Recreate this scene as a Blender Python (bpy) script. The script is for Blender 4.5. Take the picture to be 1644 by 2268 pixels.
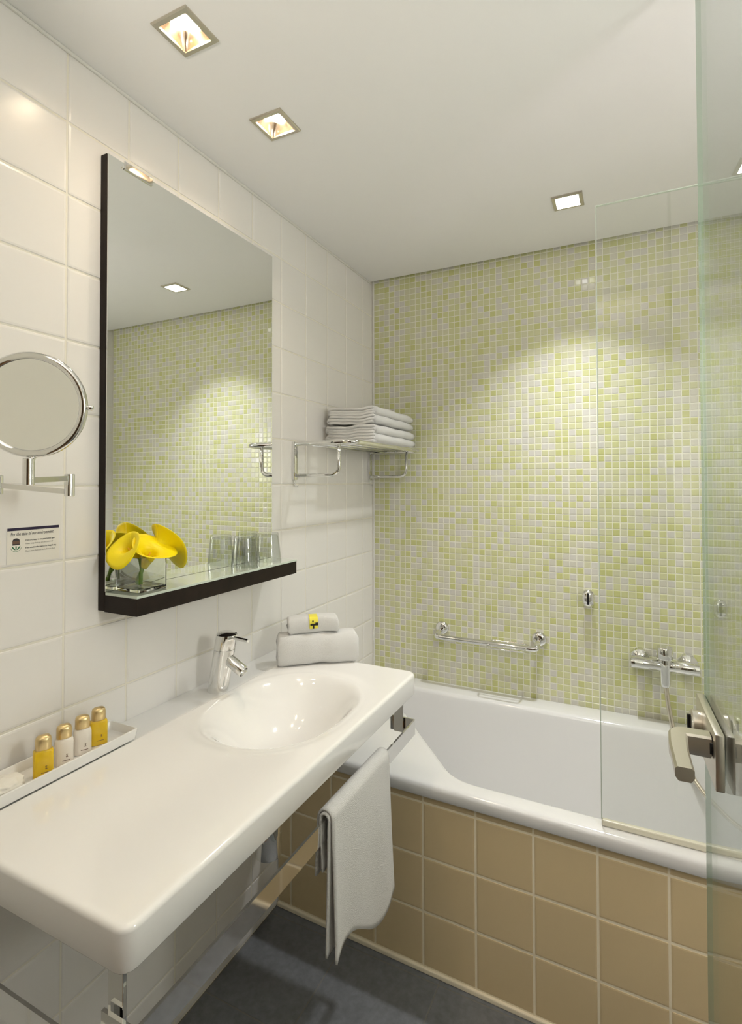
import bpy, bmesh, math, random
from mathutils import Vector, Matrix, Euler
random.seed(7)
for o in list(bpy.data.objects): bpy.data.objects.remove(o)
scene = bpy.context.scene
COL = scene.collection

# ------------------------------------------------------------------ camera
W_PX, H_PX = 1644, 2268
cam_d = bpy.data.cameras.new('camera')
cam = bpy.data.objects.new('camera', cam_d); COL.objects.link(cam)
yaw, pit, rol = math.radians(26.1619), math.radians(1.0036), math.radians(-0.1126)
Fv = Vector((-math.sin(yaw)*math.cos(pit), math.cos(yaw)*math.cos(pit), math.sin(pit)))
Rv = Vector((math.cos(yaw), math.sin(yaw), 0)); Uv = Rv.cross(Fv)
R2 = Rv*math.cos(rol) + Uv*math.sin(rol); U2 = Uv*math.cos(rol) - Rv*math.sin(rol)
cam.matrix_world = Matrix(((R2.x, U2.x, -Fv.x, 1.0496), (R2.y, U2.y, -Fv.y, -2.1927), (R2.z, U2.z, -Fv.z, 1.376), (0, 0, 0, 1)))
cam_d.sensor_fit = 'AUTO'; cam_d.sensor_width = 36
cam_d.lens = 1178.145*36/H_PX
cam_d.shift_x = (822-814.4)/H_PX; cam_d.shift_y = (1047.03-1134)/H_PX
cam_d.clip_start = 0.02
scene.camera = cam

# ------------------------------------------------------------------ light and exposure
world = bpy.data.worlds.new('world'); scene.world = world; world.use_nodes = True
world.node_tree.nodes['Background'].inputs[0].default_value = (1, .9, .76, 1)
world.node_tree.nodes['Background'].inputs[1].default_value = 0.05
vs = scene.view_settings
vs.view_transform = 'Standard'; vs.look = 'None'; vs.gamma = 1; vs.use_curve_mapping = False
vs.exposure = 0.68
SPREAD = (125, 125, 98)
LAMP_W = (.22, .58, 3.0)          # watts of the three recessed lamps
LAMP_C = ((1, .80, .56), (1, .84, .64), (.98, .985, 1))
HALL_FILL_W = 13.0                      # watts of the fill uplighter added in the hall
HALL_FILL_C = (1, .92, .80)
SCONCE_W, SCONCE_C = 5.2, (1, .975, .955)   # glowing glass of the wall lamp

# ------------------------------------------------------------------ room measures
ZC, FZ = 2.284, -0.012             # ceiling, floor
XR = 1.785                         # right wall
YN = -2.03                         # wall with the doorway
P = 0.153                          # ceramic tile pitch
YF = lambda x: -0.7344 - 0.0258*x  # face of the bath panel

# ------------------------------------------------------------------ materials
def mat(name, col, rough=.5, metal=0, spec=.5, coat=0, bump=None, vary=0, trans=0, ior=1.45, sheen=0, emit=None, estr=0, sss=0):
    m = bpy.data.materials.new(name); m.use_nodes = True
    nt = m.node_tree; b = nt.nodes['Principled BSDF']
    b.inputs['Base Color'].default_value = (*col, 1); b.inputs['Roughness'].default_value = rough
    b.inputs['Metallic'].default_value = metal; b.inputs['Specular IOR Level'].default_value = spec
    b.inputs['Coat Weight'].default_value = coat; b.inputs['Coat Roughness'].default_value = .05
    b.inputs['Transmission Weight'].default_value = trans; b.inputs['IOR'].default_value = ior
    b.inputs['Sheen Weight'].default_value = sheen
    if sss:
        b.inputs['Subsurface Weight'].default_value = sss; b.inputs['Subsurface Radius'].default_value = (.01, .008, .004)
    if emit: b.inputs['Emission Color'].default_value = (*emit, 1); b.inputs['Emission Strength'].default_value = estr
    if vary:
        tc = nt.nodes.new('ShaderNodeTexCoord'); no = nt.nodes.new('ShaderNodeTexNoise'); no.inputs['Scale'].default_value = vary[0]
        no.inputs['Detail'].default_value = 5
        rp = nt.nodes.new('ShaderNodeMapRange'); rp.inputs[3].default_value = 1-vary[1]; rp.inputs[4].default_value = 1+vary[1]
        mx = nt.nodes.new('ShaderNodeVectorMath'); mx.operation = 'SCALE'; mx.inputs[0].default_value = col
        nt.links.new(tc.outputs['Object'], no.inputs['Vector']); nt.links.new(no.outputs['Fac'], rp.inputs[0])
        nt.links.new(rp.outputs[0], mx.inputs['Scale']); nt.links.new(mx.outputs[0], b.inputs['Base Color'])
    if bump:
        tc = nt.nodes.new('ShaderNodeTexCoord'); no = nt.nodes.new('ShaderNodeTexNoise'); no.inputs['Scale'].default_value = bump[0]
        no.inputs['Detail'].default_value = bump[3] if len(bump) > 3 else 2
        bp = nt.nodes.new('ShaderNodeBump'); bp.inputs['Strength'].default_value = bump[1]; bp.inputs['Distance'].default_value = bump[2]
        nt.links.new(tc.outputs['Object'], no.inputs['Vector']); nt.links.new(no.outputs['Fac'], bp.inputs['Height'])
        nt.links.new(bp.outputs[0], b.inputs['Normal'])
    return m
def pane_mat(name, tint, ior=1.5):
    m = bpy.data.materials.new(name); m.use_nodes = True; nt = m.node_tree
    for n in list(nt.nodes):
        if n.type != 'OUTPUT_MATERIAL': nt.nodes.remove(n)
    out = [n for n in nt.nodes if n.type == 'OUTPUT_MATERIAL'][0]
    t = nt.nodes.new('ShaderNodeBsdfTransparent'); t.inputs[0].default_value = (*tint, 1)
    g = nt.nodes.new('ShaderNodeBsdfGlossy'); g.inputs['Roughness'].default_value = 0.0
    f = nt.nodes.new('ShaderNodeFresnel')
    ge = nt.nodes.new('ShaderNodeNewGeometry'); mr_ = nt.nodes.new('ShaderNodeMapRange')      # the ray is not bent, so both faces use the outside angle
    mr_.inputs[3].default_value = ior; mr_.inputs[4].default_value = 1/ior
    nt.links.new(ge.outputs['Backfacing'], mr_.inputs[0]); nt.links.new(mr_.outputs[0], f.inputs[0])
    mx = nt.nodes.new('ShaderNodeMixShader')
    nt.links.new(f.outputs[0], mx.inputs[0]); nt.links.new(t.outputs[0], mx.inputs[1]); nt.links.new(g.outputs[0], mx.inputs[2])
    nt.links.new(mx.outputs[0], out.inputs[0])
    return m
M = {}
M['tile'] = mat('cream_glazed_tile', (.84, .82, .79), .24, spec=.6, bump=(9, .06, .01))
M['tile_beige'] = mat('beige_glazed_tile', (.70, .56, .33), .28, bump=(9, .06, .01))
M['grout'] = mat('cream_grout', (.82, .79, .70), .9)
M['grout_beige'] = mat('beige_grout', (.92, .83, .64), .9)
M['mosaic_grout'] = mat('mosaic_grout', (.80, .795, .68), .85)
MOS = [mat('mosaic_glass_%d' % i, c, .15, spec=.4) for i, c in enumerate([
    (.60, .61, .32), (.62, .625, .37), (.63, .625, .435), (.635, .62, .52), (.64, .625, .56), (.57, .58, .26)])]
M['ceiling'] = mat('ceiling_paint', (.88, .875, .865), .9)
M['wall_hall'] = mat('hall_wall_paint', (.62, .48, .31), .8)
M['floor_hall'] = mat('hall_wood_floor', (.26, .15, .075), .5, vary=(12, .3))
M['wall'] = mat('wall_paint', (.85, .83, .78), .8)
M['floor'] = mat('dark_floor_tile', (.17, .178, .19), .5, bump=(400, .25, .002), vary=(60, .35))
M['floor_grout'] = mat('dark_floor_grout', (.21, .205, .19), .9)
M['ceramic'] = mat('white_ceramic', (.87, .86, .835), .10, coat=.6)
M['enamel'] = mat('white_enamel', (.745, .745, .735), .13, coat=.5)
M['chrome'] = mat('chrome', (.80, .80, .79), .05, metal=1)
M['nickel'] = mat('brushed_nickel', (.62, .58, .50), .30, metal=1)
M['steel'] = mat('satin_steel', (.68, .64, .57), .34, metal=1)
M['black'] = mat('black_plastic', (.01, .01, .011), .3)
M['wood'] = mat('dark_wenge_wood', (.016, .010, .007), .5, spec=.25, vary=(30, .6))
M['mirror'] = mat('mirror_silver', (.90, .915, .895), .0, metal=1)
M['pane'] = pane_mat('clear_pane', (.985, .992, .98))
M['door_pane'] = pane_mat('green_tinted_pane', (.955, .982, .968))
M['pane_edge'] = mat('green_glass_edge', (.30, .40, .30), .2)
M['clip_edge'] = mat('pale_glass_edge', (.55, .62, .54), .15, coat=.5)
M['shelf_glass'] = mat('pale_green_shelf_glass', (.62, .70, .62), .06, coat=1)
M['glass'] = pane_mat('clear_glass', (.925, .938, .93), 1.75)
M['water'] = pane_mat('water', (.97, .985, .975), 1.33)
M['towel'] = mat('white_terry_cloth', (.84, .835, .815), .95, sheen=.3, bump=(900, .8, .003, 3), spec=.1)
M['towel2'] = mat('off_white_terry_cloth', (.78, .765, .73), .95, sheen=.3, bump=(700, .8, .003, 3), spec=.1)
M['copper'] = mat('copper_reflector', (.96, .78, .62), .18, metal=1)
M['yellow'] = mat('yellow_spathe', (1.0, .80, .003), .45, sss=.15)
M['spadix'] = mat('orange_spadix', (.85, .45, .02), .6)
M['stem'] = mat('green_stem', (.17, .33, .025), .35)
M['amber'] = mat('amber_gel', (.98, .66, .03), .08, trans=.25, ior=1.4, coat=.5, sss=.3)
M['bottle_white'] = mat('white_lotion_bottle', (.86, .80, .72), .25, coat=.3)
M['gold'] = mat('gold_cap', (.70, .54, .28), .32, metal=.85)
M['paper'] = mat('card_paper', (.82, .79, .72), .6)
M['navy'] = mat('navy_ink', (.018, .010, .045), .5)
M['ink'] = mat('dark_ink', (.05, .045, .05), .6)
M['ink_grey'] = mat('grey_ink', (.42, .40, .37), .6)
M['ink_brown'] = mat('brown_ink', (.16, .09, .06), .6)
M['ink_green'] = mat('green_ink', (.03, .18, .07), .6)
M['label_yellow'] = mat('yellow_label', (.88, .78, .08), .5)
M['label_black'] = mat('black_label_ink', (.015, .012, .01), .5)
M['added_wardrobe'] = mat('added_wardrobe_brown', (.10, .068, .04), .45)
M['silicone'] = mat('white_silicone', (.80, .79, .74), .5)
M['hose'] = mat('ribbed_hose_metal', (.72, .66, .56), .22, metal=.9)
M['rubber'] = mat('translucent_seal', (.72, .69, .56), .25)

# ------------------------------------------------------------------ mesh helpers
def V(*a): return Vector(a)
def obj(name, bm, m, parent=None, smooth=False, auto=None, loc=None, mats=None):
    me = bpy.data.meshes.new(name)
    bmesh.ops.recalc_face_normals(bm, faces=bm.faces[:])
    bm.to_mesh(me); bm.free()
    for mm in (mats or [m]): me.materials.append(mm)
    if smooth or auto:
        for p in me.polygons: p.use_smooth = True
    if auto: me.set_sharp_from_angle(angle=math.radians(auto))
    o = bpy.data.objects.new(name, me); COL.objects.link(o)
    if loc: o.location = loc
    if parent:
        o.parent = parent
    return o
def tag(o, label, cat, group=None):
    o['label'] = label; o['category'] = cat
    if group: o['group'] = group
    return o
def struct(o, label=None, cat=None):
    o['kind'] = 'structure'
    if label: o['label'] = label
    if cat: o['category'] = cat
    return o
def thing(name, label, cat, loc=(0, 0, 0), rot=(0, 0, 0), group=None):
    o = bpy.data.objects.new(name, None); COL.objects.link(o); o.empty_display_size = .02
    o.location = loc; o.rotation_euler = rot
    return tag(o, label, cat, group)
def box(lo, hi, bev=0, seg=2, bm=None):
    bm = bm or bmesh.new()
    r = bmesh.ops.create_cube(bm, size=1)
    vs_ = r['verts']
    for v in vs_:
        v.co = Vector([lo[i] + (v.co[i]+.5)*(hi[i]-lo[i]) for i in range(3)])
    if bev:
        es = list({e for v in vs_ for e in v.link_edges})
        bmesh.ops.bevel(bm, geom=es, offset=bev, segments=seg, affect='EDGES', profile=.5)
    return bm
def frame_at(t, prev=None):
    t = t.normalized()
    a = prev if prev is not None else (Vector((0, 0, 1)) if abs(t.z) < .9 else Vector((1, 0, 0)))
    u = (a - t*a.dot(t)).normalized()
    return u, t.cross(u)
def tube(path, r, n=14, bm=None, caps=True, closed=False, prof=None, up=None):
    """sweep a circle (or a 2-D profile) along a path; r may be a list"""
    bm = bm or bmesh.new(); path = [Vector(p) for p in path]; rings = []; u = up
    L = len(path)
    for i, p in enumerate(path):
        a = path[i-1] if (i > 0 or closed) else path[i]; b = path[(i+1) % L] if (i < L-1 or closed) else path[i]
        t = (b-a).normalized(); u, w = frame_at(t, u)
        rr = r[i] if isinstance(r, (list, tuple)) else r
        if prof: ring = [bm.verts.new(p + u*x + w*y) for x, y in prof]
        else: ring = [bm.verts.new(p + (u*math.cos(2*math.pi*k/n) + w*math.sin(2*math.pi*k/n))*rr) for k in range(n)]
        rings.append(ring)
    N = len(rings[0])
    for i in range(L if closed else L-1):
        A, B = rings[i], rings[(i+1) % L]
        for k in range(N): bm.faces.new((A[k], A[(k+1) % N], B[(k+1) % N], B[k]))
    if caps and not closed:
        bm.faces.new(rings[0][::-1]); bm.faces.new(rings[-1])
    return bm
def fillet(pts, r, n=6, closed=False):
    pts = [Vector(p) for p in pts]; out = []; L = len(pts)
    for i, p in enumerate(pts):
        if not closed and i in (0, L-1): out.append(p); continue
        a, b = pts[i-1], pts[(i+1) % L]
        rr = r[i] if isinstance(r, (list, tuple)) else r
        da, db = (a-p), (b-p); ra = min(rr, da.length*.49); rb = min(rr, db.length*.49)
        s, e = p + da.normalized()*ra, p + db.normalized()*rb
        for k in range(n+1):
            t = k/n; out.append(s*(1-t)**2 + p*2*t*(1-t) + e*t*t)
    return out
def lathe(prof, n=32, axis='Z', bm=None, mtx=None, cap=True):
    """prof: list of (radius, height)"""
    bm = bm or bmesh.new(); rings = []
    new = []
    for r, h in prof:
        if r < 1e-6: ring = [bm.verts.new((0, 0, h))]
        else: ring = [bm.verts.new((r*math.cos(2*math.pi*k/n), r*math.sin(2*math.pi*k/n), h)) for k in range(n)]
        rings.append(ring); new += ring
    for A, B in zip(rings, rings[1:]):
        for k in range(n):
            if len(A) == 1 and len(B) == 1: continue
            if len(A) == 1: bm.faces.new((A[0], B[(k+1) % n], B[k]))
            elif len(B) == 1: bm.faces.new((A[k], A[(k+1) % n], B[0]))
            else: bm.faces.new((A[k], A[(k+1) % n], B[(k+1) % n], B[k]))
    if mtx is not None: bmesh.ops.transform(bm, matrix=mtx, verts=new)
    return bm
def to_axis(p, d):
    """matrix that takes local z to direction d at point p"""
    q = Vector(d).to_track_quat('Z', 'Y')
    return Matrix.Translation(Vector(p)) @ q.to_matrix().to_4x4()
def cyl(p, d, r, h, bev=.001, n=28, r2=None, bm=None):
    r2 = r if r2 is None else r2
    return lathe([(0, 0), (r-bev, 0), (r, bev), (r2, h-bev), (r2-bev, h), (0, h)], n, mtx=to_axis(p, d), bm=bm)
def tile_mesh(name, w, h, t, bev, m, n):
    """tile lying in local xy, front towards +z, origin at its centre on the back face"""
    bm = bmesh.new()
    a, b = w/2, h/2
    r0 = [bm.verts.new((sx*a, sy*b, 0)) for sx, sy in ((-1, -1), (1, -1), (1, 1), (-1, 1))]
    r1 = [bm.verts.new((sx*a, sy*b, t-bev)) for sx, sy in ((-1, -1), (1, -1), (1, 1), (-1, 1))]
    r2 = [bm.verts.new((sx*(a-bev*.6), sy*(b-bev*.6), t-bev*.25)) for sx, sy in ((-1, -1), (1, -1), (1, 1), (-1, 1))]
    r3 = [bm.verts.new((sx*(a-bev*2.2), sy*(b-bev*2.2), t)) for sx, sy in ((-1, -1), (1, -1), (1, 1), (-1, 1))]
    for A, B in ((r0, r1), (r1, r2), (r2, r3)):
        for k in range(4): bm.faces.new((A[k], A[(k+1) % 4], B[(k+1) % 4], B[k]))
    bm.faces.new(r3)
    me = bpy.data.meshes.new(name); bm.to_mesh(me); bm.free(); me.materials.append(m)
    return me
_tc = {}
def tiles(name, parent, us, vs_, gap, t, bev, m, place, tilt=.0):
    """grid of tiles: us, vs_ joint positions; place(u, v) -> matrix"""
    for i in range(len(us)-1):
        for j in range(len(vs_)-1):
            w, h = round(us[i+1]-us[i]-gap, 4), round(vs_[j+1]-vs_[j]-gap, 4)
            if w < .004 or h < .004: continue
            key = (name, w, h, m.name)
            if key not in _tc: _tc[key] = tile_mesh(name, w, h, t, min(bev, w*.2, h*.2), m, 0)
            o = bpy.data.objects.new(name, _tc[key]); COL.objects.link(o)
            o.matrix_world = place((us[i]+us[i+1])/2, (vs_[j]+vs_[j+1])/2) @ Euler((random.uniform(-tilt, tilt), random.uniform(-tilt, tilt), 0)).to_matrix().to_4x4()
            if parent: o.parent = parent
# local (u,v,n) frames of the surfaces
MX_LEFT = lambda d: (lambda u, v: Matrix(((0, 0, 1, d), (1, 0, 0, u), (0, 1, 0, v), (0, 0, 0, 1))))            # u=y v=z normal +x
MX_BACK = lambda d: (lambda u, v: Matrix(((1, 0, 0, u), (0, 0, -1, d), (0, 1, 0, v), (0, 0, 0, 1))))           # u=x v=z normal -y
MX_FLOOR = lambda d: (lambda u, v: Matrix(((1, 0, 0, u), (0, 1, 0, v), (0, 0, 1, d), (0, 0, 0, 1))))
def cuts(lo, hi, start, step):
    k = math.ceil((lo-start)/step - 1e-6); out = [lo]
    while start + k*step < hi - 1e-6:
        q = start + k*step
        if q > lo + 1e-6: out.append(q)
        k += 1
    out.append(hi); return out

# ================================================================== the room
# left wall
wl = struct(obj('wall_left', box((-.12, YN-.12, FZ), (-.0020, .12, ZC+.08)), M['grout']), 'cream glazed square tile wall behind the mirror and washbasin', 'wall')
ys = cuts(YN, -.004, -1.4793, P); zs = cuts(FZ, ZC-.001, 2.1333, P)
tiles('wall_tile', wl, ys, zs, .0036, .0060, .0024, M['tile'], MX_LEFT(-.006), .0012)
# back wall: mosaic
wb = struct(obj('wall_back', box((-.0011, .0008, FZ), (XR+.12, .12, ZC+.08)), M['mosaic_grout']), 'yellow green glass mosaic wall behind the bathtub', 'wall')
MP = 0.0253
xs = [0.007 + MP*i for i in range(int((XR-.007)/MP)+1)] + [XR]
zm = [.515 + MP*i for i in range(int((ZC+.05-.515)/MP)+1)]
col_i = lambda: random.choices(range(6), (20, 22, 20, 16, 12, 10))[0]
mt = [tile_mesh('mosaic_tile', MP-.0026, MP-.0026, .0042, .0011, m, 0) for m in MOS]
ind_cols = [i for i in range(len(xs)-1) if 1.185 <= xs[i] <= 1.285]
rest = bmesh.new(); count = 0
place = MX_BACK(.004)
for i in range(len(xs)-1):
    for j in range(len(zm)-1):
        w = xs[i+1]-xs[i]
        if w < .008: continue
        c = col_i(); Mx = place((xs[i]+xs[i+1])/2, (zm[j]+zm[j+1])/2) @ Euler((random.gauss(0, .006), random.gauss(0, .006), 0)).to_matrix().to_4x4()
        if i in ind_cols and count < 300 and abs(w-MP) < 1e-4:
            o = bpy.data.objects.new('mosaic_tile', mt[c]); COL.objects.link(o); o.matrix_world = Mx; o.parent = wb; count += 1
        else:
            a = (w-.0026)/2; b = (MP-.0026)/2; q = .0011
            lv = [[rest.verts.new(Mx @ Vector((sx*(a-ins), sy*(b-ins), h))) for sx, sy in ((-1, -1), (1, -1), (1, 1), (-1, 1))]
                  for ins, h in ((0, 0), (0, .0042-q), (q*.6, .0042-q*.25), (q*2.2, .0042))]
            fs = []
            for A, B in zip(lv, lv[1:]):
                for k in range(4): fs.append(rest.faces.new((A[k], A[(k+1) % 4], B[(k+1) % 4], B[k])))
            fs.append(rest.faces.new(lv[-1]))
            for f in fs: f.material_index = c
mr = obj('mosaic_field', rest, None, wb, mats=MOS); mr['kind'] = 'stuff'
struct(obj('trim_1', box((-.0008, -.0015, .50), (.0062, .0030, ZC+.05), .001), M['silicone']), 'thin white edge profile between tile wall and mosaic', 'trim')
# right wall, doorway wall, hall beyond the door
wr = struct(obj('wall_right', box((XR-.004, YN-.12, FZ), (XR+.12, .0007, ZC+.08)), M['grout']), 'cream tiled wall at the tap end of the bathtub', 'wall')
tiles('wall_tile', wr, cuts(YN, 0, -.0, P), zs, .003, .006, .0022, M['tile'],
      lambda u, v: Matrix(((0, 0, -1, XR+.0005), (-1, 0, 0, u), (0, 1, 0, v), (0, 0, 0, 1))), .0012)
def near_wall():
    bm = bmesh.new()
    for lo, hi in (((-.12, YN-.12, FZ), (.34, YN, ZC+.08)), ((1.23, YN-.12, FZ), (XR+.12, YN, ZC+.08)), ((.34, YN-.12, 2.26), (1.23, YN, ZC+.08))):
        box(lo, hi, bm=bm)
    return bm
struct(obj('wall_near', near_wall(), M['wall']), 'painted wall with the bathroom doorway', 'wall')
def hall():
    bm = bmesh.new(); x0, x1, y0, y1 = -.55, 2.3, -3.9, YN-.12
    for lo, hi in (((x0-.1, y0, FZ), (x0, y1, 2.5)), ((x1, y0, FZ), (x1+.1, y1, 2.5)), ((x0-.1, y0-.1, FZ), (x1+.1, y0, 2.5)),
                   ((x0-.1, y1-.02, FZ), (-.12, y1, 2.5)), ((XR+.12, y1-.02, FZ), (x1+.1, y1, 2.5))): box(lo, hi, bm=bm)
    return bm
struct(obj('wall_hall', hall(), M['wall_hall']), 'painted walls of the hall outside the doorway', 'wall')
wd = thing('added_wardrobe', 'tall dark brown cupboard added in the hall to darken reflections', 'added_wardrobe', (.875, -3.6, FZ))  # added out of view to give chrome dark reflections and brown bounce
for k in range(4):
    x0 = -.54+k*.7075
    obj('added_wardrobe_door', box((x0+.003-.875, .26, .05), (x0+.7045-.875, .285, 2.05), .003), M['added_wardrobe'], wd)
obj('carcass', box((-.54-.875, -.29, 0), (2.29-.875, .26, 2.08), .003), M['added_wardrobe'], wd)
struct(obj('ceiling_hall', box((-.65, -4, 2.42), (2.4, YN-.12, 2.5)), M['ceiling']), 'white ceiling of the hall', 'ceiling')
struct(obj('floor_hall', box((-.65, -4, FZ-.06), (2.4, YN-.12, FZ)), M['floor_hall']), 'dark floor of the hall', 'floor')
# floor
fl = struct(obj('floor', box((-.12, YN-.12, FZ-.10), (XR+.12, .12, FZ-.0008)), M['floor_grout']), 'dark grey tiled bathroom floor', 'floor')
tiles('floor_tile', fl, cuts(.0, XR, .268, .2965), cuts(YN-.12, -.73, -1.065, .2965), .003, .0065, .001, M['floor'], MX_FLOOR(FZ-.0065), .0006)
# ceiling with holes for the lamps, stopping short of the mosaic (shadow gap)
LAMPS = [(.256, -1.406), (.253, -1.097), (.881, -.378)]
HALF = .039
def ceiling():
    bm = bmesh.new()
    X = sorted({-.12, XR+.12} | {round(x+s*HALF, 5) for x, y in LAMPS for s in (-1, 1)})
    Y = sorted({YN-.12, -.034} | {round(y+s*HALF, 5) for x, y in LAMPS for s in (-1, 1)})
    for i in range(len(X)-1):
        for j in range(len(Y)-1):
            cx, cy = (X[i]+X[i+1])/2, (Y[j]+Y[j+1])/2
            if any(abs(cx-x) < HALF and abs(cy-y) < HALF for x, y in LAMPS): continue
            bm.faces.new([bm.verts.new((a, b, ZC)) for a, b in ((X[i], Y[j]), (X[i+1], Y[j]), (X[i+1], Y[j+1]), (X[i], Y[j+1]))])
    bm.faces.new([bm.verts.new((a, -.034, c)) for a, c in ((-.12, ZC), (XR+.12, ZC), (XR+.12, ZC+.07), (-.12, ZC+.07))])
    bmesh.ops.remove_doubles(bm, verts=bm.verts[:], dist=1e-5)
    return bm
struct(obj('ceiling', ceiling(), M['ceiling']), 'plain off white plaster ceiling with recessed lamps', 'ceiling')
struct(obj('ceiling_slab', box((-.12, YN-.12, ZC+.09), (XR+.12, .12, ZC+.2)), M['ceiling']), 'plaster slab above the ceiling', 'ceiling')
struct(obj('trim_2', box((-.0005, YN, ZC-.007), (.006, -.035, ZC-.0002), .002), M['silicone']), 'thin white sealing bead between tiles and ceiling', 'trim')

# ================================================================== lamps
def downlight(i, x, y, label, deep):
    t = thing('recessed_ceiling_light', label, 'ceiling light', (x, y, ZC), group='recessed square lamps in the ceiling')
    bm = bmesh.new(); o_, n_ = .0465, .0355      # square trim ring
    prof = [(n_, .0), (n_, -.005), (o_-.002, -.005), (o_, -.003), (o_, -.0002)]
    rings = [[bm.verts.new((sx*a, sy*a, z)) for sx, sy in ((-1, -1), (1, -1), (1, 1), (-1, 1))] for a, z in prof]
    for A, B in zip(rings, rings[1:]):
        for k in range(4): bm.faces.new((A[k], A[(k+1) % 4], B[(k+1) % 4], B[k]))
    obj('trim_frame', bm, M['nickel'], t)
    if deep:
        bm = bmesh.new(); n = 32; rs = []
        for h, k in ((-.004, 0), (.006, .2), (.016, .65), (.024, 1)):
            ring = []
            for q in range(n):
                a = 2*math.pi*(q+.5)/n; c, s = math.cos(a), math.sin(a)
                sq = .0365/max(abs(c), abs(s)); rr = sq*(1-k) + .027*k
                ring.append(bm.verts.new((c*rr, s*rr, h)))
            rs.append(ring)
        for A, B in zip(rs, rs[1:]):
            for q in range(n): bm.faces.new((A[q], A[(q+1) % n], B[(q+1) % n], B[q]))
        obj('reflector', bm, M['copper'], t, auto=50)
        em = mat('lamp_glow_%d' % i, (1, .9, .75), .5, emit=LAMP_C[i], estr=60)
        obj('lamp', lathe([(0, .018), (.018, .019), (.0262, .024), (.0262, .03), (0, .03)], 28), em, t, smooth=True)
        zl, rl = .0155, .024
    else:
        em = mat('lamp_glow_%d' % i, (1, .95, .88), .5, emit=LAMP_C[i], estr=14)
        obj('diffuser', box((-.033, -.033, -.0025), (.033, .033, .004), .001), em, t)
        zl, rl = -.004, .030
    L = bpy.data.lights.new('lamp_light', 'AREA'); L.shape = 'DISK'; L.size = rl*2; L.energy = LAMP_W[i]; L.color = LAMP_C[i]
    L.spread = math.radians(SPREAD[i])
    lo = bpy.data.objects.new('lamp_light', L); COL.objects.link(lo); lo.location = (0, 0, zl); lo.parent = t
    return t
downlight(0, *LAMPS[0], 'square recessed spotlight with copper reflector, farther from the mosaic wall', True)
downlight(1, *LAMPS[1], 'square recessed spotlight with copper reflector, above the mirror middle', True)
downlight(2, *LAMPS[2], 'square recessed lamp with flat white diffuser above the bathtub', False)
# wall lamp on the right-hand wall (its glow mirrors in the mosaic)
sx, sy, sz0, sz1 = XR-.001, -1.48, 1.40, 1.76
scn = thing('wall_lamp', 'half round opal glass wall lamp on the tiled right wall', 'wall lamp', (sx, sy, sz0))
obj('back_plate', box((-.010, -.035, .05), (0, .035, sz1-sz0-.05), .002), M['chrome'], scn)
bm = bmesh.new(); rr_ = []
for h in (0, .004, sz1-sz0-.004, sz1-sz0):
    k = 1 if .003 < h < sz1-sz0-.003 else .985
    rr_.append([bm.verts.new((-.010-.085*k*math.sin(math.pi*q/16), -.075*k*math.cos(math.pi*q/16), h)) for q in range(17)])
for A, B in zip(rr_, rr_[1:]):
    for q in range(16): bm.faces.new((A[q], A[q+1], B[q+1], B[q]))
obj('opal_shade', bm, mat('opal_glow', (.9, .88, .84), .3, emit=SCONCE_C, estr=SCONCE_W/(math.pi*.085)), scn, auto=40)
# uplighter added out of view in the hall, only as fill light
hl = thing('added_fill_uplighter', 'tall fill lamp with upward facing bowl added in the hall', 'floor lamp', (.62, -2.66, FZ))
obj('fill_lamp_base', lathe([(0, 0), (.13, 0), (.13, .015), (.02, .025), (0, .025)], 32), M['nickel'], hl, auto=40)
obj('fill_lamp_pole', cyl((0, 0, .02), (0, 0, 1), .011, 1.60), M['nickel'], hl, auto=40)
obj('fill_lamp_bowl', lathe([(.0, 1.60), (.06, 1.61), (.13, 1.65), (.17, 1.70), (.166, 1.70), (.125, 1.66), (0, 1.63)], 40), M['nickel'], hl, auto=40)
L = bpy.data.lights.new('fill_uplight', 'AREA'); L.shape = 'DISK'; L.size = .30; L.energy = HALL_FILL_W; L.color = HALL_FILL_C
lo = bpy.data.objects.new('fill_uplight', L); COL.objects.link(lo); lo.location = (0, 0, 1.703); lo.rotation_euler = (math.pi, 0, 0); lo.parent = hl

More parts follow.
